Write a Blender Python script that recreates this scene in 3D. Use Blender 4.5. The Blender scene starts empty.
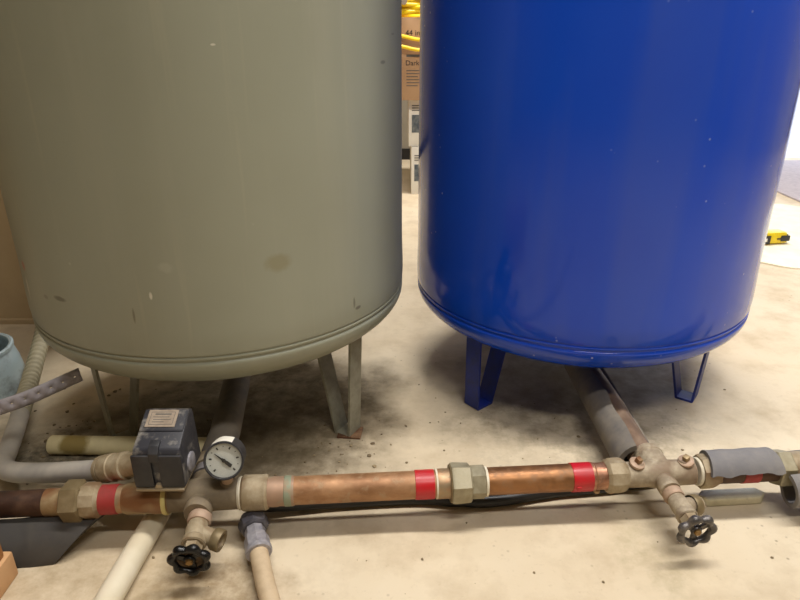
import bpy, bmesh, math, random
from math import sin, cos, pi, radians as R
from mathutils import Vector as V, Matrix as M, noise

random.seed(7)
SC = bpy.context.scene
COL = SC.collection

# ------------------------------------------------------------------ helpers
def lin(c):
    o = []
    for v in c:
        v = v / 255.0
        o.append(v / 12.92 if v <= .04045 else ((v + .055) / 1.055) ** 2.4)
    return (*o, 1.0)

class NT:
    def __init__(s, name):
        s.m = bpy.data.materials.new(name); s.m.use_nodes = True
        s.t = s.m.node_tree; s.n = s.t.nodes; s.l = s.t.links
        s.b = s.n['Principled BSDF']
        s.tc = s.n.new('ShaderNodeTexCoord')
    def co(s): return s.tc.outputs['Object']
    def noise(s, scale, detail=4, rough=.55, vec=None, dist=0):
        n = s.n.new('ShaderNodeTexNoise'); n.inputs['Scale'].default_value = scale
        n.inputs['Detail'].default_value = detail; n.inputs['Roughness'].default_value = rough
        n.inputs['Distortion'].default_value = dist
        s.l.new(vec or s.co(), n.inputs['Vector']); return n.outputs[0]
    def ramp(s, v, a, b, lo=0., hi=1.):
        n = s.n.new('ShaderNodeMapRange'); n.inputs[1].default_value = a; n.inputs[2].default_value = b
        n.inputs[3].default_value = lo; n.inputs[4].default_value = hi
        s.l.new(v, n.inputs[0]); return n.outputs[0]
    def mix(s, f, a, b):
        n = s.n.new('ShaderNodeMix'); n.data_type = 'RGBA'
        for sock, val in ((n.inputs[0], f), (n.inputs[6], a), (n.inputs[7], b)):
            if isinstance(val, bpy.types.NodeSocket): s.l.new(val, sock)
            else: sock.default_value = val
        return n.outputs[2]
    def math(s, op, a, b=None):
        n = s.n.new('ShaderNodeMath'); n.operation = op
        for i, val in enumerate((a, b)):
            if val is None: continue
            if isinstance(val, bpy.types.NodeSocket): s.l.new(val, n.inputs[i])
            else: n.inputs[i].default_value = val
        return n.outputs[0]
    def mapping(s, scale=(1, 1, 1), loc=(0, 0, 0)):
        n = s.n.new('ShaderNodeMapping'); n.inputs['Scale'].default_value = scale
        n.inputs['Location'].default_value = loc
        s.l.new(s.co(), n.inputs['Vector']); return n.outputs[0]
    def voro(s, scale, vec=None):
        n = s.n.new('ShaderNodeTexVoronoi'); n.inputs['Scale'].default_value = scale
        s.l.new(vec or s.co(), n.inputs['Vector']); return n
    def blob(s, c, r, wob=.35, nscale=30):
        """mask of an ellipsoidal patch around c (object space), ragged edge"""
        mp = s.mapping((1 / r[0], 1 / r[1], 1 / r[2]), (-c[0] / r[0], -c[1] / r[1], -c[2] / r[2]))
        n = s.n.new('ShaderNodeVectorMath'); n.operation = 'LENGTH'; s.l.new(mp, n.inputs[0])
        d = s.math('ADD', n.outputs['Value'], s.math('MULTIPLY', s.math('SUBTRACT', s.noise(nscale), .5), wob * 2))
        return s.ramp(d, .55, 1.0, 1, 0)
    def bump(s, h, strength=.2, dist=.002):
        n = s.n.new('ShaderNodeBump'); n.inputs['Strength'].default_value = strength
        n.inputs['Distance'].default_value = dist
        s.l.new(h, n.inputs['Height']); s.l.new(n.outputs[0], s.b.inputs['Normal'])
    def done(s, col, rough=.5, metal=0., spec=None, coat=0):
        for k, v in (('Base Color', col), ('Roughness', rough), ('Metallic', metal)):
            if isinstance(v, bpy.types.NodeSocket): s.l.new(v, s.b.inputs[k])
            else: s.b.inputs[k].default_value = v
        if spec is not None: s.b.inputs['Specular IOR Level'].default_value = spec
        if coat: s.b.inputs['Coat Weight'].default_value = coat; s.b.inputs['Coat Roughness'].default_value = .05
        return s.m

def simple(name, c1, c2=None, scale=40, rough=.5, metal=0., a=.4, b=.65, bump=0., spec=None, stretch=(1, 1, 1)):
    s = NT(name); c2 = c2 or tuple(v * .82 for v in c1)
    vec = s.mapping(stretch)
    n = s.noise(scale, 5, .6, vec)
    col = s.mix(s.ramp(n, a, b), lin(c1), lin(c2))
    if bump: s.bump(n, bump)
    return s.done(col, rough, metal, spec)

def dusty(name, c1, dust, scale=60, rough=.5, metal=0., a=.48, b=.7, c3=None, bump=.1):
    """base colour with blotches of settled dust / second and third tone"""
    s = NT(name)
    n = s.noise(scale, 6, .65); n2 = s.noise(scale * .35, 3, .5, None, 1.0)
    col = s.mix(s.ramp(n, a, b), lin(c1), lin(dust))
    if c3: col = s.mix(s.ramp(n2, .52, .68), col, lin(c3))
    s.bump(n, bump)
    return s.done(col, s.ramp(n, .3, .7, rough * .8, min(1, rough * 1.3)), metal)

def frame(o, z, up=(0, 0, 1)):
    z = V(z).normalized(); up = V(up)
    if abs(z.dot(up.normalized())) > .97: up = V((0, 1, 0))
    x = up.cross(z).normalized(); y = z.cross(x)
    m = M((x, y, z)).transposed().to_4x4(); m.translation = V(o); return m

def lathe(bm, prof, seg=32, m=M(), closed=False, a0=0., mod=None):
    """prof: list of (r, z) revolved about local z"""
    rings = []
    for r, z in prof:
        if r < 1e-6: rings.append([bm.verts.new(m @ V((0, 0, z)))])
        else:
            ring = []
            for i in range(seg):
                a = a0 + 2 * pi * i / seg; rr = r * (mod(a, z) if mod else 1)
                ring.append(bm.verts.new(m @ V((rr * cos(a), rr * sin(a), z))))
            rings.append(ring)
    for A, B in zip(rings, rings[1:] + ([rings[0]] if closed else [])):
        if len(A) == 1 and len(B) == 1: continue
        for i in range(seg):
            j = (i + 1) % seg
            if len(A) == 1: bm.faces.new((A[0], B[j], B[i]))
            elif len(B) == 1: bm.faces.new((A[i], A[j], B[0]))
            else: bm.faces.new((A[i], A[j], B[j], B[i]))

def spline(pts, n=8):
    P = [V(p) for p in pts]; P = [P[0] * 2 - P[1]] + P + [P[-1] * 2 - P[-2]]; out = []
    for i in range(1, len(P) - 2):
        for k in range(n):
            t = k / n; a, b, c, d = P[i - 1:i + 3]
            out.append(.5 * (2 * b + (c - a) * t + (2 * a - 5 * b + 4 * c - d) * t * t + (3 * b - a - 3 * c + d) * t ** 3))
    out.append(P[-2]); return out

def tube(bm, pts, r, seg=14, cap=True, inner=None):
    """sweep a circle along pts; r is a number or f(i, t)"""
    pts = [V(p) for p in pts]; n = len(pts); rings = []
    T = [(pts[min(i + 1, n - 1)] - pts[max(i - 1, 0)]).normalized() for i in range(n)]
    u = T[0].cross(V((0, 0, 1)));
    if u.length < .05: u = T[0].cross(V((0, 1, 0)))
    u.normalize()
    for i in range(n):
        u = (u - T[i] * u.dot(T[i])).normalized(); w = T[i].cross(u)
        rr = r(i, i / (n - 1)) if callable(r) else r
        rings.append([bm.verts.new(pts[i] + (u * cos(2 * pi * k / seg) + w * sin(2 * pi * k / seg)) * rr) for k in range(seg)])
    for A, B in zip(rings, rings[1:]):
        for k in range(seg): bm.faces.new((A[k], A[(k + 1) % seg], B[(k + 1) % seg], B[k]))
    if cap:
        bm.faces.new(rings[0][::-1]); bm.faces.new(rings[-1])

def box(bm, lo, hi, m=M(), bev=0., taper=None):
    t = taper or (1, 1); cx, cy = (lo[0] + hi[0]) / 2, (lo[1] + hi[1]) / 2
    vs = []
    for z, s in ((lo[2], (1, 1)), (hi[2], t)):
        for x, y in ((lo[0], lo[1]), (hi[0], lo[1]), (hi[0], hi[1]), (lo[0], hi[1])):
            vs.append(bm.verts.new(m @ V((cx + (x - cx) * s[0], cy + (y - cy) * s[1], z))))
    fs = [bm.faces.new([vs[i] for i in f]) for f in ((3, 2, 1, 0), (4, 5, 6, 7), (0, 1, 5, 4), (1, 2, 6, 5), (2, 3, 7, 6), (3, 0, 4, 7))]
    if bev:
        es = list({e for f in fs for e in f.edges})
        bmesh.ops.bevel(bm, geom=es, offset=bev, segments=2, profile=.6, affect='EDGES')

def prism(bm, poly, h0, h1, m=M(), bev=0., sx=1.):
    """poly in local (y,z) extruded along local x from h0 to h1"""
    A = [bm.verts.new(m @ V((h0, y, z))) for y, z in poly]; B = [bm.verts.new(m @ V((h1, y, z))) for y, z in poly]
    fs = [bm.faces.new(A[::-1]), bm.faces.new(B)]; n = len(poly)
    for i in range(n): fs.append(bm.faces.new((A[i], A[(i + 1) % n], B[(i + 1) % n], B[i])))
    if bev:
        es = list({e for f in fs for e in f.edges})
        bmesh.ops.bevel(bm, geom=es, offset=bev, segments=2, profile=.6, affect='EDGES')

def arc_shell(bm, z0, z1, ri, ro, a0, a1, m=M(), nz=16, na=18, wob=0., seed=0, slant=(0, 0)):
    """split foam tube: annular sector a0..a1 (deg) along local z, ragged lips"""
    G = []
    for k in range(nz + 1):
        t = k / nz; row = []
        for i in range(na + 1):
            s = i / na; e0 = wob * noise.noise(V((t * 6 + seed, 1.3, 0))); e1 = wob * noise.noise(V((t * 6 + seed, 7.7, 0)))
            a = R(a0 + e0 + (a1 + e1 - a0 - e0) * s)
            z = z0 + (z1 - z0) * t + (slant[0] * (1 - t) + slant[1] * t) * (s - .5)
            q = 1 + .03 * noise.noise(V((t * 5 + seed, s * 3, 2)))
            row.append((bm.verts.new(m @ V((ri * q * cos(a), ri * q * sin(a), z))), bm.verts.new(m @ V((ro * q * cos(a), ro * q * sin(a), z)))))
        G.append(row)
    for k in range(nz):
        for i in range(na):
            a, b, c, d = G[k][i], G[k][i + 1], G[k + 1][i + 1], G[k + 1][i]
            bm.faces.new((a[1], b[1], c[1], d[1])); bm.faces.new((d[0], c[0], b[0], a[0]))
        for i, f in ((0, 1), (na, 0)):
            a, d = G[k][i], G[k + 1][i]
            q = (a[0], a[1], d[1], d[0]); bm.faces.new(q if f else q[::-1])
    for k, f in ((0, 0), (nz, 1)):
        for i in range(na):
            a, b = G[k][i], G[k][i + 1]; q = (a[0], a[1], b[1], b[0]); bm.faces.new(q if f else q[::-1])

def obj(name, bm, mat, parent=None, sharp=32, label=None, local=False):
    bmesh.ops.recalc_face_normals(bm, faces=bm.faces[:])
    me = bpy.data.meshes.new(name)
    if parent is not None and not local:
        bm.transform(parent_inv(parent))
    bm.to_mesh(me); bm.free()
    me.polygons.foreach_set('use_smooth', [True] * len(me.polygons)); me.set_sharp_from_angle(angle=R(sharp))
    me.materials.append(mat)
    o = bpy.data.objects.new(name, me); COL.objects.link(o)
    if parent is not None: o.parent = parent
    if label: o['label'] = label
    return o

def parent_inv(p):
    m = M()
    while p is not None:
        m = (M.Translation(p.location) @ p.rotation_euler.to_matrix().to_4x4()) @ m; p = p.parent
    return m.inverted()

def thing(name, label, cat, loc=(0, 0, 0), rz=0., group=None):
    o = bpy.data.objects.new(name, None); COL.objects.link(o); o.empty_display_size = .05
    o.location = loc; o.rotation_euler = (0, 0, rz); o['label'] = label; o['category'] = cat
    if group: o['group'] = group
    return o

def solo(name, bm, mat, label, cat, loc=(0, 0, 0), sharp=32, group=None):
    """a thing that is one mesh; origin at loc"""
    bm.transform(M.Translation(-V(loc)))
    o = obj(name, bm, mat, None, sharp); o.location = loc
    o['label'] = label; o['category'] = cat
    if group: o['group'] = group
    return o

def struct(name, bm, mat, sharp=30):
    o = obj(name, bm, mat, None, sharp); o['kind'] = 'structure'; return o

def B(): return bmesh.new()

def text(name, s, size, mat, m, parent):
    cu = bpy.data.curves.new(name, 'FONT'); cu.body = s; cu.size = size; cu.extrude = .0002
    t = bpy.data.objects.new(name, cu); COL.objects.link(t)
    dg = bpy.context.evaluated_depsgraph_get(); me = bpy.data.meshes.new_from_object(t.evaluated_get(dg))
    bpy.data.objects.remove(t); bm = B(); bm.from_mesh(me); bm.transform(m)
    return obj(name, bm, mat, parent)

# ------------------------------------------------------------------ camera
cam = bpy.data.cameras.new('camera'); co = bpy.data.objects.new('camera', cam); COL.objects.link(co)
cam.sensor_width = 36; cam.lens = 28.8; cam.clip_start = .02
co.matrix_world = M.Translation((0, 0, .70)) @ M.Rotation(R(90 - 23.127), 4, 'X') @ M.Rotation(-.0034, 4, 'Z')
SC.camera = co

# ------------------------------------------------------------------ materials
def floor_mat():
    s = NT('concrete_floor')
    big = s.noise(1.7, 5, .6); mid = s.noise(9, 6, .65); fine = s.noise(90, 4, .7); fl = s.noise(260, 2, .6)
    c = s.mix(s.ramp(big, .35, .7), lin((216, 202, 176)), lin((204, 186, 156)))
    c = s.mix(s.ramp(mid, .47, .72, 0, .62), c, lin((176, 157, 128)))
    c = s.mix(s.ramp(fine, .60, .75, 0, .30), c, lin((146, 128, 98)))
    # specks
    v = s.voro(55); gate = s.noise(6, 2)
    sp = s.math('MULTIPLY', s.ramp(v.outputs['Distance'], .05, .16, 1, 0), s.ramp(gate, .55, .63))
    c = s.mix(s.math('MULTIPLY', sp, .55), c, lin((104, 88, 66)))
    # dirty stain round the grey tank, streak below the left valve, tank shade painted among them
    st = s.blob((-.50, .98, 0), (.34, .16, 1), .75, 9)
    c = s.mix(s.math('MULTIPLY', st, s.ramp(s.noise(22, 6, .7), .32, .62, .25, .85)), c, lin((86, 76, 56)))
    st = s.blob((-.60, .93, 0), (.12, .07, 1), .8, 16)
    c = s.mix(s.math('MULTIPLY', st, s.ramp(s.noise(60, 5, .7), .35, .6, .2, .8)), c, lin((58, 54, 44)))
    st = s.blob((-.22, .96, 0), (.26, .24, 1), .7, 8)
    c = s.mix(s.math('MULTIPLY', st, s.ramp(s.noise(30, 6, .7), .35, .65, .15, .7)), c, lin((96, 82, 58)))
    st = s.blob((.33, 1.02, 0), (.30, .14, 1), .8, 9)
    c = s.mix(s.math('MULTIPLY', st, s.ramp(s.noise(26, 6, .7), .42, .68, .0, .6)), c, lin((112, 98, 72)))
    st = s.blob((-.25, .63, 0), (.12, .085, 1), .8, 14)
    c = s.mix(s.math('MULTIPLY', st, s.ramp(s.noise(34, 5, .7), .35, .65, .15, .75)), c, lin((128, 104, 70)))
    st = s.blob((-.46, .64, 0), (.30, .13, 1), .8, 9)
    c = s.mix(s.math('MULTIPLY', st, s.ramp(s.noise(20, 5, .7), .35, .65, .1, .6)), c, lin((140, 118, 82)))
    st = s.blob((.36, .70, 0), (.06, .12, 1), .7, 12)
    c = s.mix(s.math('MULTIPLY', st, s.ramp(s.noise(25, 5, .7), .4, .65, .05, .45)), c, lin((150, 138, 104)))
    for ctr, rr in (((-.30, 1.10, 0), (.36, .30, 1)), ((.37, 1.22, 0), (.34, .24, 1))):  # soil plus the shade beneath each tank, painted into the concrete colour
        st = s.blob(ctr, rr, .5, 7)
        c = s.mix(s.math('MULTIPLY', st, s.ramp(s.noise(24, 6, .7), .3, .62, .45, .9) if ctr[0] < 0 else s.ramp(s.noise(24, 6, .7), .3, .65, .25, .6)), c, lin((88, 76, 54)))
    s.bump(s.math('ADD', fine, s.math('MULTIPLY', mid, .6)), .16, .003)
    return s.done(c, s.ramp(mid, .3, .7, .5, .75), 0, .3)

def blue_mat():
    s = NT('gloss_blue_paint')
    n = s.noise(3, 3); base = s.mix(s.ramp(n, .35, .7), lin((13, 70, 200)), lin((17, 76, 204)))
    # reflections painted into the blue as soft upright streaks
    strk = s.noise(7, 3, .5, s.mapping((1.4, 1.4, .10)))
    base = s.mix(s.ramp(strk, .48, .62, 0, .16), base, lin((96, 110, 168)))
    # paint flecks
    v = s.voro(42); g = s.noise(4.2, 3, .6, s.mapping((1, 1, 1), (0, 0, .3)))
    f = s.math('MULTIPLY', s.ramp(v.outputs['Distance'], .04, .10, 1, 0), s.ramp(g, .55, .66))
    v2 = s.voro(16); rnd = s.ramp(v2.outputs['Color'], .55, .60)
    f2 = s.math('MULTIPLY', s.ramp(v2.outputs['Distance'], .020, .048, 1, 0), rnd)
    base = s.mix(s.math('MULTIPLY', s.math('MAXIMUM', f, f2), .75), base, lin((186, 200, 226)))
    low = s.noise(30, 4, .6, s.mapping((1, 1, 4)))
    return s.done(base, s.ramp(low, .35, .7, .09, .15), 0, .42)

def grey_mat():
    s = NT('satin_grey_paint')
    n = s.noise(2.4, 4); c = s.mix(s.ramp(n, .35, .7), lin((149, 151, 134)), lin((141, 142, 124)))
    strk = s.noise(9, 4, .6, s.mapping((1.5, 1.5, .12)))
    c = s.mix(s.ramp(strk, .5, .7, 0, .22), c, lin((166, 163, 146)))
    strk2 = s.noise(34, 3, .6, s.mapping((1.2, 1.2, .05), (3, 1, 0)))
    c = s.mix(s.ramp(strk2, .62, .72, 0, .22), c, lin((174, 166, 142)))
    def mark(px, tone, amt, r, wob=.4):
        nonlocal c
        c = s.mix(s.math('MULTIPLY', s.blob(px, r, wob, 60), amt), c, lin(tone))
    for p in GREY_MARKS: mark(*p)
    v = s.voro(20); f = s.math('MULTIPLY', s.ramp(v.outputs['Distance'], .03, .07, 1, 0), s.ramp(v.outputs['Color'], .66, .7))
    c = s.mix(s.math('MULTIPLY', f, .6), c, lin((178, 176, 160)))
    fine = s.noise(170, 3)
    s.bump(fine, .04, .001)
    return s.done(c, s.ramp(n, .3, .7, .33, .42), 0, .45)

# marks on the grey tank, in its own coordinates (x, y, z)
GREY_MARKS = [
    ((-.164, -.288, .340), (84, 80, 64), .7, (.016, .016, .0045)),
    ((-.196, -.267, .335), (110, 105, 88), .5, (.008, .008, .004)),
    ((-.043, -.328, .331), (104, 98, 80), .7, (.0022, .02, .013)),
    ((-.014, -.331, .362), (214, 210, 194), .8, (.0026, .02, .007)),
    ((.012, -.331, .403), (168, 166, 150), .45, (.012, .02, .010)),
    ((.260, -.206, .289), (84, 78, 68), .75, (.007, .007, .0035)),
    ((.255, -.212, .301), (92, 88, 74), .7, (.0018, .01, .010)),
    ((-.246, -.223, .368), (168, 84, 58), .8, (.008, .012, .010)),
    ((-.250, -.222, .331), (206, 200, 186), .6, (.006, .012, .022)),
    ((.104, -.314, .681), (206, 202, 186), .8, (.0035, .01, .0015)),
    ((.156, -.292, .397), (128, 120, 84), .5, (.022, .022, .016)),
    ((.303, -.133, .652), (74, 74, 72), .6, (.006, .012, .003)),
    ((.318, -.095, .690), (74, 74, 72), .5, (.006, .012, .002)),
]
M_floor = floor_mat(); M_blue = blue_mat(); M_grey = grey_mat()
M_wall = simple('painted_wall', (158, 150, 134), (150, 142, 126), 3, .8)
M_tan = simple('tan_panel', (190, 168, 132), (180, 158, 124), 8, .7)
M_ceil = simple('ceiling_paint', (176, 170, 158), (168, 162, 150), 4, .9)
M_base = simple('dark_baseboard', (30, 28, 26), None, 20, .6)
M_out = simple('outside_paving', (206, 204, 206), (190, 188, 190), 3, .9)
M_mat = simple('grey_doormat', (178, 170, 174), (164, 156, 162), 60, .95, bump=.2)
M_greyleg = simple('grey_leg_paint', (150, 148, 130), (134, 130, 112), 60, .45)
M_blueleg = simple('blue_leg_paint', (24, 48, 140), (34, 48, 112), 60, .5)
M_copper = NT('copper')
def copper_mat(name, tones, scale, a=.42, b=.62, rough=.33, met=.75):
    s = NT(name)
    n = s.noise(scale, 5, .6, s.mapping((.55, 1, 1)), .4); n2 = s.noise(scale * 2.3, 5, .65)
    c = s.mix(s.ramp(n, a, b), lin(tones[0]), lin(tones[1]))
    c = s.mix(s.ramp(n2, .54, .72, 0, .8), c, lin(tones[2]))
    return s.done(c, s.ramp(n2, .3, .7, rough, rough + .25), s.ramp(n2, .45, .75, met, met * .4))
M_copper = copper_mat('copper_dull', ((176, 134, 96), (140, 100, 66), (170, 146, 114)), 24, met=.42, rough=.42)
M_copper2 = copper_mat('copper_brown', ((152, 106, 66), (122, 84, 52), (136, 104, 74)), 30, met=.6, rough=.32)
M_coppershiny = copper_mat('copper_shiny', ((184, 138, 110), (150, 106, 82), (110, 86, 70)), 50, rough=.25, met=.7)
M_copperpink = copper_mat('copper_pink', ((178, 152, 130), (164, 136, 112), (180, 162, 136)), 60, rough=.5, met=.25)
M_verd = dusty('copper_verdigris', (160, 130, 106), (142, 150, 126), 26, .55, .3, .55, .72, (180, 146, 118))
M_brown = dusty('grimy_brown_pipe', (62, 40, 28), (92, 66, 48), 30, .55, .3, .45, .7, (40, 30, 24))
M_branch = dusty('dusty_brown_pipe', (122, 98, 80), (150, 128, 106), 30, .6, .2, .42, .68, (104, 84, 70))
M_dustbrass = dusty('dusty_brass', (150, 133, 104), (178, 164, 138), 50, .6, .25, .42, .68, (132, 106, 78))
M_dustbrass2 = dusty('dull_brass', (150, 128, 92), (172, 152, 118), 40, .5, .4, .42, .68, (128, 88, 56))
M_oldbrass = dusty('old_olive_brass', (122, 106, 76), (142, 126, 94), 40, .5, .35, .42, .68)
M_union = dusty('galvanised_union', (144, 135, 110), (166, 158, 134), 50, .5, .35, .4, .66, (140, 128, 98))
M_unioncop = copper_mat('tinned_copper', ((164, 142, 112), (178, 128, 92), (150, 140, 112)), 45, rough=.4)
M_cross = dusty('dusty_cast_fitting', (150, 135, 112), (184, 170, 146), 55, .65, .15, .42, .64, (132, 112, 90))
M_crossd = dusty('grimy_cast_fitting', (118, 104, 84), (142, 128, 104), 40, .7, .15, .38, .66, (96, 82, 62))
M_red = dusty('red_tape', (186, 26, 34), (172, 34, 38), 40, .35, 0, .4, .7, None, .02)
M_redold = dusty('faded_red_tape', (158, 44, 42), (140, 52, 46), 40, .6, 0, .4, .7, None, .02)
M_white = simple('white_sealing_tape', (226, 218, 196), (206, 196, 172), 60, .7)
M_foam = dusty('grey_foam', (112, 110, 112), (138, 134, 130), 14, .85, 0, .40, .66, (128, 122, 114), .08)
M_foamdk = dusty('dark_foam', (58, 55, 52), (74, 70, 64), 20, .8, 0, .42, .68, (50, 47, 44), .08)
M_foamtan = dusty('dusty_foam', (100, 95, 90), (130, 121, 108), 18, .85, 0, .36, .62, (104, 100, 104), .08)
M_blackp = simple('black_poly_tube', (24, 24, 24), (38, 36, 34), 30, .45)
M_blackpl = dusty('dusty_black_plastic', (44, 44, 50), (150, 144, 134), 48, .5, 0, .50, .76, (64, 63, 68), .03)
M_blackfr = dusty('black_plastic', (36, 36, 40), (58, 56, 56), 30, .5, 0, .45, .7, None, .03)
M_iron = dusty('black_iron_wheel', (20, 20, 20), (40, 38, 36), 60, .28, .3, .45, .75, None, .05)
M_ironworn = dusty('worn_iron_wheel', (80, 76, 74), (134, 126, 118), 90, .34, .4, .45, .72, None, .05)
M_pvc = simple('white_pvc', (224, 214, 190), (212, 200, 172), 12, .45)
M_conduit = dusty('grey_conduit', (176, 170, 160), (194, 186, 172), 24, .6, 0, .4, .7, (150, 144, 138), .04)
M_conduittan = simple('tan_flexible_conduit', (182, 174, 146), (166, 158, 130), 30, .6)
M_tanhose = simple('tan_hose', (196, 174, 142), (178, 156, 126), 40, .6)
M_nutdark = dusty('dark_plastic_nut', (62, 60, 66), (92, 88, 90), 40, .45, 0, .45, .7, None, .03)
M_nutsilver = dusty('pale_plastic_nut', (150, 148, 154), (184, 180, 184), 70, .35, .3, .42, .7, (118, 112, 112), .03)
M_face = simple('gauge_face', (196, 198, 190), (186, 188, 180), 20, .5)
M_ink = simple('black_ink', (26, 26, 26), None, 20, .6)
M_inkgrey = simple('grey_ink', (96, 92, 84), None, 20, .6)
M_sticker = simple('white_sticker', (240, 236, 222), (232, 226, 210), 30, .6)
M_lab = simple('dusty_label', (158, 142, 124), (140, 124, 106), 90, .7)
M_yell = simple('cream_cable_tie', (214, 200, 132), (200, 184, 116), 60, .5)
M_strap = simple('lavender_strap', (190, 184, 190), (176, 170, 176), 40, .5)
M_wood = simple('orange_wood', (176, 122, 68), (152, 100, 54), 14, .6, stretch=(1, 1, .15))
M_wood2 = simple('pale_wood', (206, 162, 116), (188, 142, 98), 14, .7, stretch=(.15, 1, 1))
M_bucket = dusty('pale_blue_plastic', (176, 194, 200), (112, 118, 116), 14, .35, 0, .5, .72, (196, 206, 206), .02)
M_paper = simple('cream_floor_cloth', (246, 238, 212), (238, 228, 198), 16, .9, bump=.25)
M_tapey = simple('yellow_plastic', (232, 204, 28), (222, 190, 20), 30, .35)
M_card = simple('brown_cardboard', (176, 140, 102), (166, 130, 94), 10, .8)
M_whitec = simple('white_carton', (226, 222, 208), (214, 208, 194), 8, .7)
M_cord = simple('yellow_cord', (250, 214, 20), (236, 196, 14), 40, .35)
M_pic = simple('carton_print', (70, 78, 84), (120, 124, 122), 40, .7)
M_rust = dusty('rusty_shim', (104, 72, 50), (150, 118, 86), 60, .8, .1)
M_grit = dusty('grit', (120, 104, 78), (168, 150, 116), 30, .9, 0)
M_steelbar = dusty('dull_steel', (196, 188, 158), (212, 204, 176), 40, .4, .25, .4, .7, (130, 120, 92))
M_rusty = dusty('rusty_brown_iron', (74, 56, 36), (108, 86, 56), 120, .55, .3)
M_green = dusty('green_tarnish', (138, 146, 122), (168, 132, 104), 40, .6, .2, .5, .7)
M_screw = dusty('brass_screw', (150, 118, 70), (112, 86, 52), 120, .4, .7, .4, .7)
# stained old pvc
def stain_pvc():
    s = NT('stained_pvc'); n = s.noise(14, 5, .6)
    c = s.mix(s.ramp(n, .4, .7), lin((226, 214, 170)), lin((204, 190, 146)))
    m = s.blob((-.575, .930, .026), (.032, .05, .03), .6, 40)
    c = s.mix(s.math('MULTIPLY', m, .85), c, lin((134, 112, 44)))
    return s.done(c, .5)
M_stain = stain_pvc()
def emit(name, col, st):
    s = NT(name); s.b.inputs['Emission Color'].default_value = col; s.b.inputs['Emission Strength'].default_value = st
    return s.done((.8, .8, .8, 1), .5)

# ------------------------------------------------------------------ the room
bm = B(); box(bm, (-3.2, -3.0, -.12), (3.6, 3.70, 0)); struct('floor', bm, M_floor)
bm = B(); box(bm, (-3.2, -3.0, 2.70), (3.6, 3.85, 2.82)); struct('ceiling', bm, M_ceil)
bm = B(); box(bm, (-3.32, -3.0, 0), (-3.2, 3.85, 2.7)); struct('wall_left', bm, M_wall)
bm = B(); box(bm, (3.6, -3.0, 0), (3.72, 3.85, 2.7)); struct('wall_right', bm, M_wall)
bm = B(); box(bm, (-3.32, -3.12, 0), (3.72, -3.0, 2.7)); struct('wall_front', bm, M_wall)
bm = B()
box(bm, (-3.2, 3.70, 0), (1.75, 3.82, 2.7)); box(bm, (3.2, 3.70, 0), (3.6, 3.82, 2.7)); box(bm, (1.75, 3.70, 2.15), (3.2, 3.82, 2.7))
struct('wall_back', bm, M_wall)
bm = B()
for x in (1.75, 3.15): box(bm, (x, 3.68, 0), (x + .05, 3.84, 2.15))
box(bm, (1.75, 3.68, 2.10), (3.2, 3.84, 2.15)); struct('trim_1', bm, M_ceil)
bm = B(); box(bm, (-3.2, 3.685, 0), (1.75, 3.70, .06)); struct('baseboard_back', bm, M_base)
bm = B(); box(bm, (-3.2, 1.50, .002), (-.62, 1.56, 2.0)); struct('wall_partition', bm, M_tan)
bm = B(); box(bm, (-3.2, 1.488, 0), (-.62, 1.50, .012)); struct('trim_2', bm, M_tan)
bm = B(); box(bm, (-20, 3.70, -.14), (26, 40, -.01)); struct('ground_outside', bm, M_out)

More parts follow.
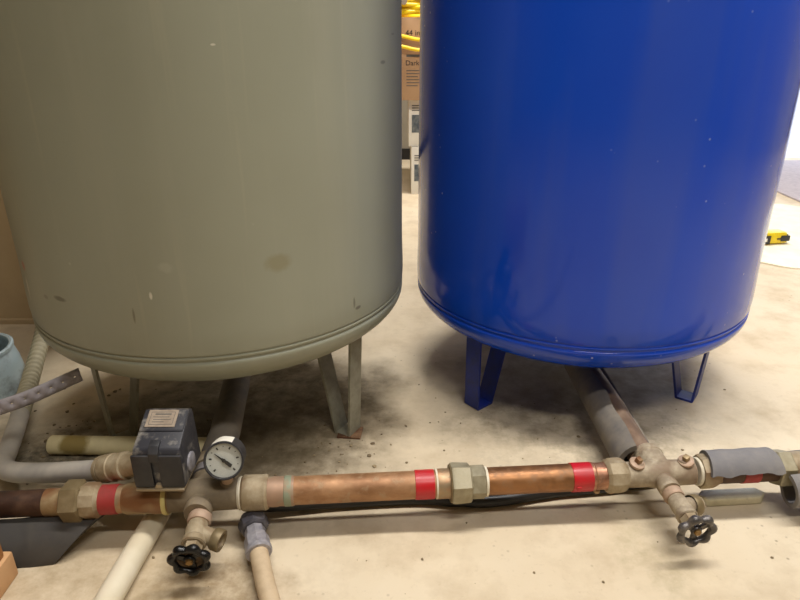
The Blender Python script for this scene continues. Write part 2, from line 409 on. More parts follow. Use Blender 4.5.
# ------------------------------------------------------------------ pressure tanks
def make_tank(name, label, cx, cy, rad, zs, dome, paint, legpaint, legs):
    t = thing(name, label, 'tank', (cx, cy, 0))
    bm = B(); top = 1.46
    prof = [(0, zs - dome)]
    for k in range(1, 22):
        a = (pi / 2) * k / 22; r = rad * sin(a)
        prof.append((r, zs - dome * cos(a)))
    # rolled lip, groove, then the straight shell
    prof += [(rad - .0004, zs - .003), (rad, zs), (rad - .0008, zs + .0022), (rad - .0028, zs + .0034), (rad - .0030, zs + .0062), (rad - .0008, zs + .0072),
             (rad + .0002, zs + .0095), (rad - .0002, zs + .0112), (rad - .0022, zs + .0122), (rad - .0022, zs + .0142), (rad, zs + .0156), (rad + .0012, zs + .03), (rad + .0012, zs + .05)]
    for k in range(0, 13): prof.append((rad, zs + .09 + (top - zs - .09) * k / 12))
    for k in range(1, 12):
        a = (pi / 2) * k / 12; prof.append((rad * cos(a), top + .12 * sin(a)))
    prof.append((0, top + .12))
    lathe(bm, prof, 128); bm.transform(M.Translation((cx, cy, 0)))
    obj('tank_shell', bm, paint, t, 50)
    dz = lambda r: zs - dome * math.sqrt(max(0, 1 - (r / rad) ** 2))
    for ang, ro_top, ro, ri, ri_top in legs:
        bm = B(); m = M.Translation((cx, cy, 0)) @ M.Rotation(R(ang), 4, 'Z'); th = .0045; w = .018
        rt = .004
        path = [(ro_top, dz(ro_top) + .006), (ro, rt)]
        for k in range(1, 5): a = pi / 2 * k / 5; path.append((ro - rt + rt * cos(a), rt - rt * sin(a)))
        path.append((ro - rt, 0)); path.append((ri + rt, 0))
        for k in range(1, 5): a = pi / 2 * k / 5; path.append((ri + rt - rt * sin(a), rt - rt * cos(a)))
        path += [(ri, rt), (ri_top, dz(ri_top) + .006)]
        n = len(path); off = []
        for i in range(n):
            a = V(path[max(0, i - 1)]); b = V(path[min(n - 1, i + 1)]); d = (b - a).normalized()
            off.append((path[i][0] + d.y * th, path[i][1] - d.x * th))
        z0 = min(min(p[1] for p in off), 0)
        P = [[bm.verts.new(m @ V((r, s * w, z - z0))) for r, z in lst] for lst, s in ((path, -1), (off, -1), (off, 1), (path, 1))]
        for k in range(4):
            A, C_ = P[k], P[(k + 1) % 4]
            for i in range(n - 1): bm.faces.new((A[i], A[i + 1], C_[i + 1], C_[i]))
        bm.faces.new([P[k][0] for k in range(4)]); bm.faces.new([P[k][-1] for k in range(4)][::-1])
        obj('tank_leg', bm, legpaint, t, 40)
    # outlet neck and elbow under the middle of the bottom head
    bm = B(); zb = zs - dome
    lathe(bm, [(0, .045), (.024, .045), (.024, zb + .012), (0, zb + .012)], 20, M.Translation((cx, cy, 0)))
    obj('outlet_neck', bm, M_branch, t)
    return t
grey = make_tank('pressure_tank', 'large matte grey steel pressure tank standing on bent strap legs', -.3271, 1.139, .3313, .2520, .10, M_grey, M_greyleg,
                 [(-29.3, .288, .278, .244, .208), (-141, .266, .258, .218, .186), (92, .288, .278, .244, .208)])
blue = make_tank('pressure_tank', 'large glossy blue steel pressure tank with pale paint flecks', .376, 1.2855, .3377, .1930, .10, M_blue, M_blueleg,
                 [(-140.4, .307, .305, .262, .226), (-37, .288, .280, .244, .216), (90, .288, .284, .252, .222)])

# ------------------------------------------------------------------ the pipe run along the floor
PR_ROT = math.atan2(.0668, .9978); PR_Y = .7705; PZ = .0695
RUN = M.Translation((0, PR_Y, PZ)) @ M.Rotation(PR_ROT, 4, 'Z')           # local x runs along the pipe
AX = RUN @ M.Rotation(pi / 2, 4, 'Y')                                      # local z runs along the pipe
def P(s, dy=0, dz=0): return RUN @ V((s, dy, dz))
run = thing('water_pipe', 'copper water pipe with red tape bands running across in front of both tanks', 'pipe', (0, PR_Y, 0), PR_ROT)
def seg(name, mat, prof, n=32, label=None, a0=0., sharp=32, parent=run):
    bm = B(); lathe(bm, [(r, warp(s)) for s, r in prof], n, AX, a0=a0)
    return obj(name, bm, mat, parent, sharp, label)
KN = [(-.80, -.784), (-.345, -.338), (-.24, -.235), (-.16, -.157), (.02, .0195), (.13, .1275), (.26, .2555), (.295, .2885), (.356, .3445), (.45, .453), (.483, .487), (.95, .955)]
def warp(s):
    for (a, b), (c, d) in zip(KN, KN[1:]):
        if s <= c or c == .95: return b + (s - a) * (d - b) / (c - a)
def cyl(s0, s1, r, c=.0012): return [(s0, 0), (s0, r - c), (s0 + c, r), (s1 - c, r), (s1, r - c), (s1, 0)]
seg('brown_pipe', M_brown, cyl(-.80, -.52, .019), label='grimy dark brown end of the pipe')
seg('copper_adapter', M_dustbrass2, cyl(-.524, -.492, .0195) )
u = seg('union_nut', M_oldbrass, [(-.497, 0), (-.497, .027), (-.495, .0305), (-.472, .0305), (-.469, .027), (-.469, 0)], 6, 'olive brass hexagonal union nut', .35)
seg('union_collar', M_dustbrass, [(-.470, 0), (-.470, .0245), (-.466, .0255), (-.448, .0255), (-.443, .022), (-.443, 0)], 10)
seg('copper_pipe', M_unioncop, cyl(-.446, -.405, .0205))
seg('red_tape', M_redold, [(-.444, .0206), (-.443, .0214), (-.419, .0214), (-.418, .0206)], 32, 'faded red tape band')
seg('brass_adapter', M_dustbrass2, [(-.410, 0), (-.410, .021), (-.404, .0225), (-.372, .0225), (-.366, .024), (-.345, .024), (-.343, .022), (-.343, 0)], 32)
seg('cable_tie', M_yell, [(-.352, .0236), (-.352, .0252), (-.3505, .026), (-.347, .026), (-.3455, .0252), (-.3455, .0236)], 32, 'cream plastic tie round the pipe')

def make_cross(name, s0, mat, rb, k=1.):
    """four-way fitting: body, branch bosses front and back, boss rings on top"""
    bm = B()
    lathe(bm, [(0, s0 - .056), (rb, s0 - .056), (rb + .0005, s0 - .02), (rb + .003, s0), (rb + .0005, s0 + .02), (rb, s0 + .052), (0, s0 + .052)], 32, AX)
    fm = frame(P(s0), RUN.to_3x3() @ V((0, -1, 0)))
    lathe(bm, [(0, 0), (.0180 * k, 0), (.0175 * k, .024), (.0195 * k, .027), (.0195 * k, .038), (.018 * k, .0405), (0, .0405)], 28, fm)
    fb = frame(P(s0), RUN.to_3x3() @ V((0, 1, 0)))
    lathe(bm, [(0, 0), (.0225, 0), (.0225, .034), (.024, .036), (.024, .045), (.022, .048), (0, .048)], 28, fb)
    for d in (-.038, .038):
        lathe(bm, [(0, 0), (.0115, 0), (.011, rb + .002), (.010, rb + .004), (0, rb + .004)], 20, M.Translation(P(s0 + d)))
    return obj(name, bm, mat, run)
SL, SR = -.2905, .3965
make_cross('cross_fitting', SL, M_crossd, .0225)
crossR = make_cross('cross_fitting', SR, M_cross, .0192, .80)
for d in (-.038, .038):
    m = M.Translation(P(SR + d, -.002, .0225)) @ M.Rotation(R(10 if d < 0 else -12), 4, 'Y') @ M.Rotation(R(12), 4, 'X')
    bm = B(); lathe(bm, [(0, -.004), (.0105, -.004), (.0118, -.002), (.0115, .001), (.008, .0026), (0, .0026)], 24, m)
    pl = obj('port_plug', bm, M_copperpink, crossR)
    bm = B(); box(bm, (-.0042, -.0042, .002), (.0042, .0042, .0105), m @ M.Rotation(.5, 4, 'Z'), .001); obj('plug_head', bm, M_dustbrass2, pl)

seg('thread_seal', M_white, [(-.243, 0), (-.243, .0235), (-.240, .0245), (-.237, .0235), (-.237, 0)], 32, 'white thread sealing tape')
seg('pipe_collar', M_dustbrass, [(-.239, 0), (-.239, .0235), (-.235, .0262), (-.214, .0262), (-.210, .0255), (-.203, .0262), (-.199, .024), (-.199, 0)], 32)
seg('copper_adapter', M_verd, [(-.203, 0), (-.203, .022), (-.186, .0222), (-.182, .0212), (-.163, .0222), (-.160, .0212), (-.160, 0)], 32, 'copper adapter with green tarnish')
seg('solder_ring', M_green, [(-.176, .0205), (-.174, .0222), (-.164, .0222), (-.160, .0206)], 32, 'green tarnished solder ring')
seg('copper_pipe', M_copper, cyl(-.165, .082, .0207, .0005), 40, 'long dull copper pipe section')
tp = seg('red_tape', M_red, [(.0215, .0207), (.022, .0218), (.0505, .0218), (.051, .0207)], 40, 'red tape band left of the union')
bm = B(); box(bm, (.024, -.0035, -.0262), (.049, .001, -.0205), RUN, .0012); obj('tape_tail', bm, M_red, tp)
seg('solder_ring', M_white, [(.053, .0205), (.0535, .0222), (.056, .0222), (.0565, .0205)], 32)
un = seg('union_sleeve', M_unioncop, [(.054, 0), (.054, .0215), (.058, .0222), (.078, .0222), (.078, 0)], 32)
seg('union_nut', M_union, [(.0765, 0), (.0765, .029), (.0775, .0305), (.0815, .0315), (.105, .0300), (.1075, .0275), (.1075, 0)], 6, 'pale hexagonal union nut', .12, parent=un)
seg('nut_flange', M_oldbrass, [(.0748, 0), (.0748, .0275), (.0768, .0288), (.0772, 0)], 32, parent=un)
seg('union_hex', M_union, [(.107, 0), (.107, .0245), (.1085, .0252), (.1275, .0252), (.129, .0235), (.129, 0)], 6, 'smaller hexagonal union end', .55, parent=un)
seg('solder_ring', M_white, [(.129, .0205), (.1292, .0222), (.1325, .0222), (.133, .0205)], 32)
seg('copper_pipe', M_copper2, cyl(.128, .302, .0207, .0005), 40, 'shiny brown copper pipe section')
tp = seg('red_tape', M_red, [(.2625, .0207), (.263, .0218), (.295, .0218), (.2955, .0207)], 40, 'red tape band by the right fitting')
bm = B(); box(bm, (.262, -.0235, -.0065), (.2695, -.0200, -.0005), RUN, .0012); obj('tape_tail', bm, M_red, tp)
seg('copper_adapter', M_coppershiny, [(.2955, 0), (.2955, .0208), (.299, .0218), (.301, .0205), (.318, .0203), (.320, .0215), (.330, .024), (.330, 0)], 32, 'shiny copper adapter')
seg('brass_hub', M_dustbrass, [(.319, 0), (.319, .0222), (.324, .0265), (.329, .0272), (.342, .0272), (.348, .0258), (.354, .022), (.356, .020), (.356, 0)], 10, 'dusty brass hub', .2, 25)
for s, rr in ((.3, .0042), (.322, .005), (.332, .0038)):
    bm = B(); bmesh.ops.create_uvsphere(bm, u_segments=10, v_segments=8, radius=rr, matrix=M.Translation(P(s, -.006, -.0235)) @ M.Diagonal((1.2, 1, 1.1, 1))); obj('solder_drip', bm, M_unioncop, run)
seg('thread_seal', M_white, [(.4505, 0), (.4505, .0205), (.4515, .0215), (.4545, .0215), (.456, .020), (.456, 0)], 32, 'white thread sealing tape')
seg('hex_coupling', M_dustbrass, [(.455, 0), (.455, .0255), (.458, .0265), (.470, .0262), (.479, .0245), (.483, .0225), (.483, 0)], 8, None, .2)
seg('copper_pipe', M_brown, cyl(.480, .590, .0203), label='dark brown copper pipe under the grey foam')
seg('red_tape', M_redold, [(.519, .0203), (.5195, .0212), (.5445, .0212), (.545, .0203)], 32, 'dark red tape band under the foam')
seg('union_nut', M_union, [(.574, 0), (.574, .0275), (.576, .0295), (.594, .0295), (.597, .0265), (.597, 0)], 6, 'pale hexagonal nut at the right end', .02)
seg('brass_adapter', M_dustbrass, [(.596, 0), (.596, .024), (.622, .024), (.626, .021), (.66, .0205), (.66, 0)], 24)
seg('copper_pipe', M_copperpink, cyl(.655, .95, .0205))

# foam sleeves
def foam(label, mat, z0, z1, ri, ro, a0, a1, m, **k):
    bm = B(); arc_shell(bm, z0, z1, ri, ro, a0, a1, m, **k)
    base = m @ V((0, 0, (z0 + z1) / 2))
    o = solo('foam_sleeve', bm, mat, label, 'pipe insulation', (base.x, base.y, max(0, base.z - ro)), 40); return o
# in AX: local x is down (-z), local y is across (+y back), so angle 180 is up, 90 is back, 270 is front
foam('grey split foam sleeve capping the pipe right of the blue tank valve', M_foam, .470, .571, .0262, .0318, 70, 248, AX, wob=8, seed=3, slant=(-.012, .014))
foam('grey foam sleeve slipped low on the pipe at the right edge', M_foam, .594, .86, .026, .033, 200, 420, RUN @ M.Translation((0, -.019, -.020)) @ M.Rotation(pi / 2, 4, 'Y'), wob=6, seed=9, slant=(.02, 0))
LF = M.Translation((-.62, .722, .0015)) @ M.Rotation(R(9), 4, 'Z') @ M.Rotation(pi / 2, 4, 'Y')
foam('dark grey foam sleeve lying open beneath the grimy left pipe end', M_foamdk, -.05, .158, .046, .054, -168, -88, LF, wob=4, seed=5, slant=(0, -.075))

# branch pipes back to the tanks
bp = thing('branch_pipe', 'dusty brown pipe running from the right fitting back under the blue tank', 'pipe', (.38, 1.05, 0))
p0 = P(SR, .04, -.004); p0.x -= .007
bm = B(); tube(bm, [p0, V((.388, 1.0, .06)), V((.376, 1.285, .055))], .0205, 24); obj('pipe_length', bm, M_branch, bp)
d = V((.379, 1.27, .056)) - V((.381, .832, .061))
FB = frame((.378, .832, .061), d)
foam('dusty grey split foam sleeve along the branch pipe under the blue tank', M_foamtan, 0, d.length, .0262, .0352, 172, 438, FB, nz=28, wob=7, seed=2)
gp = thing('branch_pipe', 'dim grey pipe running from the left fitting back under the grey tank', 'pipe', (-.30, 1.0, 0))
bm = B(); tube(bm, [P(SL, .03), V((-.300, .92, .062)), V((-.3271, 1.139, .058))], .0255, 24); obj('pipe_length', bm, M_foamtan, gp)
bm = B(); lathe(bm, [(0, 0), (.028, 0), (.0285, .004), (.0285, .02), (.026, .025), (0, .025)], 24, frame(P(SL, .05), V((-.03, .14, 0)))); obj('pipe_coupling', bm, M_crossd, gp)

# ------------------------------------------------------------------ drain valves
def make_valve(label, s0, out_dir, wheel_mat, body_mat, spin, tilt, yaw=0., k=1., L=.038, dish=False):
    base = P(s0); d = (M.Rotation(yaw, 3, 'Z') @ RUN.to_3x3() @ V((0, -1, -tilt))).normalized()
    t = thing('drain_valve', label, 'valve', (base.x, base.y - .05, 0))
    F = frame(base, d)
    bm = B(); lathe(bm, [(0, .0385), (.0158 * k, .0385), (.0164 * k, .041), (.0164 * k, .050), (.0152 * k, .052), (0, .052)], 24, F); obj('valve_inlet', bm, M_copperpink, t)
    bm = B()
    lathe(bm, [(0, .049), (.0128 * k, .049), (.0140 * k, .055), (.0152 * k, .062), (.0154 * k, .070), (.0145 * k, .077), (.0165 * k, .080), (.0165 * k, .087), (.0145 * k, .0885), (0, .0885)], 28, F)
    # side outlet: hollow spout
    o = F @ V((0, 0, .066))
    FO = frame(o, out_dir)
    lathe(bm, [(.0118, .004), (.0118, .026), (.0125, .030), (.0142, .033), (.0142, L - .001), (.0135, L), (.0105, L), (.0098, L - .002), (.0098, .012), (0, .012)], 24, FO)
    body = obj('valve_body', bm, body_mat, t)
    bm = B(); lathe(bm, [(.0145, L - .012), (.0156, L - .010), (.0156, L - .001), (.0150, L + .0008), (.0104, L + .0008), (.0100, L - .001)], 24, FO); obj('outlet_rim', bm, M_oldbrass, body)
    bm = B(); lathe(bm, [(0, .0875), (.0128, .0875), (.0128, .098), (.0108, .1005), (0, .1005)], 6, F); obj('packing_nut', bm, M_dustbrass, t)
    bm = B(); lathe(bm, [(0, .10), (.0048, .10), (.0048, .111), (0, .111)], 14, F); obj('valve_stem', bm, M_screw, t)
    # scalloped hand wheel
    W = F @ M.Translation((0, 0, .110)) @ M.Rotation(spin, 4, 'Z'); bm = B(); NL = 7
    rings = []; n = 112
    for i in range(n):
        a = 2 * pi * i / n; lob = .5 + .5 * cos(NL * a); lob = lob ** .7
        rc = .0205 + .0030 * lob; w = .0038 + .0022 * lob; h = .0046 + .0018 * lob
        ring = []
        for k in range(12):
            b = 2 * pi * k / 12
            ring.append(bm.verts.new(W @ V(((rc + w * cos(b)) * cos(a), (rc + w * cos(b)) * sin(a), .001 + h * sin(b)))))
        rings.append(ring)
    for i in range(n):
        A, C_ = rings[i], rings[(i + 1) % n]
        for k in range(12): bm.faces.new((A[k], A[(k + 1) % 12], C_[(k + 1) % 12], C_[k]))
    for q in range(3):
        box(bm, (.004, -.0042, -.0030), (.0195, .0042, .0010), W @ M.Rotation(q * 2 * pi / 3 + .4, 4, 'Z'), .0008)
    lathe(bm, [(0, -.0045), (.0078, -.0045), (.0082, .001), (.0065, .0032), (0, .0032)], 20, W)
    wh = obj('handwheel', bm, wheel_mat, t, 45)
    if dish:
        bm = B(); lathe(bm, [(.006, -.0012), (.014, -.0022), (.0186, .0006), (.0186, -.0012), (.014, -.0036), (.006, -.0028)], 28, W, True); obj('wheel_dish', bm, M_rusty, wh, label='rusty brown wheel centre')
    bm = B(); lathe(bm, [(0, .0026), (.0056, .0026), (.0056, .0052), (.0044, .0066), (0, .0066)], 6, W); obj('wheel_screw', bm, M_screw, wh)
    return t
make_valve('brass drain valve with glossy black handwheel below the pressure gauge', SL + .004, (.93, -.26, -.18), M_iron, M_dustbrass, .3, .14, dish=True)
make_valve('brass drain valve with worn black handwheel at the right fitting', SR, (.90, .30, -.22), M_ironworn, M_cross, .1, .10, .05, .90, .030)

# ------------------------------------------------------------------ pressure gauge
gc = V((-.2475, .736, .1420)); gn = V((.10, -.93, .34))
t = thing('pressure_gauge', 'round pressure gauge with white face and black case on the pipe', 'gauge', (gc.x, gc.y, .09))
GF = frame(gc, gn)
bm = B(); lathe(bm, [(0, -.036), (.0240, -.036), (.0262, -.0335), (.0262, -.004), (.0272, -.0025), (.0280, 0), (.0274, .0028), (.0256, .0032), (.0248, .001), (.0246, -.0022), (0, -.0022)], 48, GF); case = obj('gauge_case', bm, M_blackfr, t)
bm = B(); lathe(bm, [(0, -.0021), (.0245, -.0021), (.0245, -.0012), (0, -.0012)], 48, GF); face = obj('gauge_face', bm, M_face, t, label='white gauge dial')
for k in range(11):
    a = R(225 - 27 * k); bm = B()
    box(bm, (.0170 if k % 2 == 0 else .0190, -.0011 if k % 2 == 0 else -.0005, -.0012), (.0208, .0011 if k % 2 == 0 else .0005, -.0009), GF @ M.Rotation(a, 4, 'Z')); obj('dial_mark', bm, M_ink, face)
bm = B()
NM = GF @ M.Rotation(R(140), 4, 'Z')
prism(bm, [(-.0016, -.0006), (.0016, -.0006), (.0016, .0004), (-.0016, .0004)], -.004, .004, NM)
A = [(-.013, -.0022), (-.005, -.0026), (0, -.0012), (.0165, -.0003), (.0165, .0003), (0, .0012), (-.005, .0026), (-.013, .0022)]
lo = [bm.verts.new(NM @ V((x, y, -.0004))) for x, y in A]; hi = [bm.verts.new(NM @ V((x, y, .0006))) for x, y in A]
bm.faces.new(hi); bm.faces.new(lo[::-1])
for i in range(len(A)): bm.faces.new((lo[i], lo[(i + 1) % len(A)], hi[(i + 1) % len(A)], hi[i]))
lathe(bm, [(0, -.0006), (.0026, -.0006), (.0026, .0012), (0, .0012)], 16, GF)
obj('gauge_needle', bm, M_ink, face)
s = NT('gauge_glass'); tr = s.n.new('ShaderNodeBsdfTransparent'); gl = s.n.new('ShaderNodeBsdfGlossy'); gl.inputs['Roughness'].default_value = .05
mx = s.n.new('ShaderNodeMixShader'); mx.inputs[0].default_value = .06; s.l.new(tr.outputs[0], mx.inputs[1]); s.l.new(gl.outputs[0], mx.inputs[2])
s.l.new(mx.outputs[0], s.n['Material Output'].inputs['Surface'])
bm = B(); lathe(bm, [(0, .0022), (.0249, .0018), (.0249, .0024), (0, .0030)], 48, GF); obj('gauge_glass', bm, s.m, t)
bm = B(); arc_shell(bm, -.031, -.0042, .0262, .0267, 64, 148, GF, nz=2); obj('case_sticker', bm, M_sticker, t, label='white sticker on the case rim')
bm = B()
gb = GF @ V((0, -.024, -.014)); tube(bm, [gb + V((0, -.002, .006)), P(SL + .038, 0, .022)], .0085, 16); obj('gauge_stem', bm, M_copperpink, t)

# ------------------------------------------------------------------ pressure switch
sx, sy = -.3350, .762
t = thing('pressure_switch', 'dusty black pressure switch box with paper label beside the gauge', 'switch', (sx, sy, .093))
SM = M.Translation((sx, sy, 0))
bm = B(); prism(bm, [(-.034, .108), (-.040, .110), (-.040, .163), (-.036, .170), (.024, .1935), (.034, .190), (.036, .182), (.036, .108)], -.0345, .0345, SM, .0028)
for v in bm.verts:                                    # walls lean in towards the top
    k = max(0, (v.co.z - .13) / .065); v.co.x = sx + (v.co.x - sx) * (1 - .10 * k)
cover = obj('switch_cover', bm, M_blackpl, t)
# raised front panels leaving a central slot
for x0, x1 in ((-.0345, -.0075), (.0020, .0345)):
    bm = B(); box(bm, (x0, -.0435, .110), (x1, -.039, .162), SM, .0018); obj('front_panel', bm, M_blackfr, cover)
bm = B(); prism(bm, [(-.0445, .152), (-.044, .166), (-.036, .1745), (-.026, .1775), (-.026, .170), (-.038, .162)], -.0095, .0045, SM, .0012); obj('cover_latch', bm, M_blackfr, cover)
bm = B(); prism(bm, [(-.010, .1800), (.022, .1930), (.022, .1955), (-.008, .1835), (-.011, .1812)], -.0305, .0305, SM, .0008); obj('raised_panel', bm, M_blackpl, cover)
sl = math.atan2(.0235, .060)
LM = SM @ M.Translation((-.003, .0075, .1898)) @ M.Rotation(sl - .01, 4, 'X')
bm = B(); box(bm, (-.021, -.0145, 0), (.021, .0145, .0008), LM); lab = obj('label_plate', bm, M_lab, t, label='paper label on the top slope')
bm = B()
for a in ((-.017, -.0108, .017, -.0102), (-.017, .0102, .017, .0108), (-.017, -.0108, -.0164, .0108), (.0164, -.0108, .017, .0108)): box(bm, (a[0], a[1], .0007), (a[2], a[3], .0010), LM)
for k, (a, b) in enumerate(((-.011, .012), (-.013, .010), (-.012, .013), (-.013, .004))): box(bm, (a, .0058 - k * .0042, .0007), (b, .0058 - k * .0042 + (.0022 if k == 0 else .0010), .0010), LM)
obj('label_print', bm, M_inkgrey, lab)
bm = B(); box(bm, (-.034, -.0455, .1045), (.033, .020, .1085), SM, .0012); obj('base_plate', bm, M_dustbrass, t, label='pale metal base plate')
bm = B(); box(bm, (-.008, -.0450, .1085), (.004, -.036, .116), SM, .002, (.5, 1)); obj('spring_tab', bm, M_dustbrass, t)
bm = B(); lathe(bm, [(0, 0), (.0145, 0), (.0145, .0022), (.0128, .0032), (0, .0032)], 28, frame((sx + .0335, sy - .008, .1275), (1, 0, 0))); obj('side_plug', bm, M_nutsilver, t, label='pale round knockout plug')
bm = B(); lathe(bm, [(0, .088), (.009, .088), (.009, .106), (0, .106)], 16, M.Translation((P(SL - .038).x, P(SL - .038).y, 0))); obj('switch_nipple', bm, M_dustbrass2, t)

# ------------------------------------------------------------------ electrical conduit at left
t = thing('electrical_conduit', 'grey electrical conduit curving from behind the grey tank to the switch box', 'conduit', (-.66, .9, 0))
pts = spline([(-.86, 1.44, .09), (-.80, 1.28, .062), (-.746, 1.122, .045), (-.712, 1.02, .035)], 40)
bm = B(); tube(bm, pts, lambda i, q: .0158 + .0011 * (1 if (i // 2) % 2 else -1), 20); obj('ribbed_conduit', bm, M_conduittan, t, 25, 'tan ribbed flexible conduit')
pts = spline([(-.716, 1.03, .035), (-.692, .965, .034), (-.668, .900, .038), (-.645, .850, .048), (-.612, .823, .056), (-.555, .810, .064), (-.444, .787, .087)], 10)
bm = B(); tube(bm, pts, .0158, 24); obj('bent_conduit', bm, M_conduit, t, 40)
cd = V((-.370, .766, .1165)) - V((-.452, .789, .0865)); CF = frame((-.452, .789, .0865), cd); L = cd.length
bm = B(); lathe(bm, [(0, 0), (.0190, 0), (.0205, .001), (.0205, .007), (.0165, .0075), (.0165, .0105), (.0212, .011), (.0215, .028), (.0200, .0295), (.0185, .042), (.0210, .043), (.0210, .052), (.0180, .053), (.0165, L), (0, L)], 28, CF); obj('conduit_connector', bm, M_dustbrass, t)

# stained stub of pipe, white pipe, hose
bm = B(); F = frame((-.622, .948, .0172), (1, -.03, 0))
lathe(bm, [(.0125, .02), (.0125, 0), (.0150, -.001), (.0168, .001), (.0168, .30), (0, .30)], 24, F); lathe(bm, [(0, .01), (.0126, .01)], 24, F)
solo('plastic_pipe', bm, M_stain, 'yellowed plastic pipe stub lying on floor behind the switch box', 'pipe', (0, 0, 0))
bm = B(); tube(bm, spline([(-.366, .86, .0175), (-.370, .76, .0175), (-.377, .66, .0175), (-.380, .56, .0175), (-.380, .30, .0175), (-.380, -.45, .0175)], 6), .0172, 24)
solo('plastic_pipe', bm, M_pvc, 'clean white plastic pipe running toward the viewer under the main pipe', 'pipe', (-.375, .64, 0))

t = thing('hose', 'tan hose with dark and pale hexagonal coupling nuts below the copper pipe', 'hose', (-.2, .68, 0))
h0 = V((-.2185, .742, .030)); hd = V((-.1955, .676, .026)) - h0; HF = frame(h0, hd)
bm = B(); lathe(bm, [(0, -.008), (.015, -.008), (.0185, -.004), (.0215, .001), (.0222, .010), (.0205, .017), (.017, .020), (0, .020)], 8, HF); obj('dark_nut', bm, M_nutdark, t, label='dark plastic nut')
bm = B(); lathe(bm, [(0, .018), (.0135, .018), (.0148, .021), (.0148, .032), (.0172, .036), (.0180, .040), (.0180, .056), (.0165, .0575), (0, .0575)], 8, HF); obj('pale_nut', bm, M_nutsilver, t, label='pale purple-grey nut')
bm = B(); lathe(bm, [(.012, .056), (.0168, .056), (.0188, .058), (.0188, .063), (.0172, .0648), (.012, .0648)], 24, HF); obj('nut_ring', bm, M_nutsilver, t)
pts = spline([HF @ V((0, 0, .052)), HF @ V((0, 0, .075)), (-.178, .628, .0235), (-.160, .585, .019), (-.138, .52, .0145), (-.112, .40, .0135), (-.09, .2, .0135), (-.12, -.1, .0135), (-.16, -.45, .0135)], 8)
bm = B(); tube(bm, pts, .0130, 18); obj('hose_tube', bm, M_tanhose, t)
pts = spline([(-.232, .795, .020), (-.205, .788, .018), (-.10, .803, .012), (.022, .812, .011), (.09, .806, .011), (.15, .806, .011), (.253, .828, .011), (.36, .842, .011), (.50, .876, .011), (.617, .905, .011), (.78, .925, .011), (1.0, .93, .011)], 8)
bm = B(); tube(bm, pts, .0100, 16); solo('black_tube', bm, M_blackp, 'black plastic tube lying on the floor under the copper pipe', 'tube', (.3, .81, 0))

# short flat bar under the right end
bm = B(); mm = M.Translation((.5275, .816, .0)) @ M.Rotation(R(4), 4, 'Z'); hp = [(-.056, 0), (-.044, -.0125), (.044, -.0125), (.056, 0), (.044, .0125), (-.044, .0125)]
A = [bm.verts.new(mm @ V((x, y, 0))) for x, y in hp]; C_ = [bm.verts.new(mm @ V((x, y, .015))) for x, y in hp]
fs = [bm.faces.new(A[::-1]), bm.faces.new(C_)] + [bm.faces.new((A[q], A[(q + 1) % 6], C_[(q + 1) % 6], C_[q])) for q in range(6)]
bmesh.ops.bevel(bm, geom=list({e for f in fs for e in f.edges}), offset=.004, segments=3, profile=.6, affect='EDGES')
solo('metal_bar', bm, M_steelbar, 'short dull metal bar on the floor under the right foam sleeve', 'bar', (.530, .818, 0))

# ------------------------------------------------------------------ perforated strap at left
def strap():
    bm = B(); path = spline([(-.83, .86, .012), (-.785, .835, .05), (-.72, .842, .112), (-.652, .862, .141), (-.598, .889, .152), (-.541, .948, .160)], 30)
    Ls = [0]
    for a, b in zip(path, path[1:]): Ls.append(Ls[-1] + (b - a).length)
    tot = Ls[-1]
    def at(u):
        u = max(0, min(tot, u))
        for i in range(len(Ls) - 1):
            if u <= Ls[i + 1]:
                k = (u - Ls[i]) / max(1e-9, Ls[i + 1] - Ls[i]); return path[i].lerp(path[i + 1], k), (path[i + 1] - path[i]).normalized()
        return path[-1], (path[-1] - path[-2]).normalized()
    def pt(u, v):
        p, d = at(u); upv = V((0, 0, 1)); upv = (upv - d * upv.dot(d)).normalized(); return p + upv * v
    n = 19; cw = tot / n; h = .0128; cache = {}
    def vert(u, v):
        k = (round(u, 6), round(v, 6))
        if k not in cache: cache[k] = bm.verts.new(pt(u, v))
        return cache[k]
    for i in range(n):
        u0, u1, uc = i * cw, (i + 1) * cw, (i + .5) * cw
        O = [(u0, -h), (uc, -h), (u1, -h), (u1, 0), (u1, h), (uc, h), (u0, h), (u0, 0)]
        rr = .0018
        I = [(uc + rr * cos(R(225 + 45 * k)), rr * sin(R(225 + 45 * k))) for k in range(8)]
        ov = [vert(*q) for q in O]; iv = [bm.verts.new(pt(*q)) for q in I]
        for k in range(8): bm.faces.new((ov[k], ov[(k + 1) % 8], iv[(k + 1) % 8], iv[k]))
    o = solo('perforated_strap', bm, M_strap, 'lavender grey perforated strap with its cut end in the air', 'strap', (-.83, .86, 0))
    sd = o.modifiers.new('thickness', 'SOLIDIFY'); sd.thickness = .0016
strap()

# ------------------------------------------------------------------ bucket, wood blocks at the left edge
t = thing('bucket', 'pale blue plastic bucket with grimy side at the left edge', 'bucket', (-.885, 1.17, 0))
bm = B(); BM = M.Translation((-.885, 1.17, 0))
lathe(bm, [(0, 0), (.088, 0), (.092, .004), (.084, .06), (.076, .090), (.072, .090), (.080, .06), (.087, .008), (0, .008)], 40, BM); obj('bucket_body', bm, M_bucket, t)
bm = B(); lathe(bm, [(.0755, .086), (.0795, .088), (.0795, .094), (.0755, .096), (.071, .094), (.071, .088)], 40, BM, True); obj('bucket_rim', bm, M_bucket, t)
bm = B(); tube(bm, spline([(-.872, 1.15, .010), (-.840, 1.135, .12), (-.815, 1.13, .26), (-.80, 1.13, .45)], 8), .0165, 16); solo('black_hose', bm, M_blackp, 'black hose end standing up in the pale blue bucket', 'hose', (-.872, 1.15, .008))
bm = B(); box(bm, (-.65, .36, .041), (-.538, .664, .19), M(), .003); solo('wood_block', bm, M_wood, 'orange brown wood block standing on a pale one at the left edge', 'block', (-.58, .5, .041))
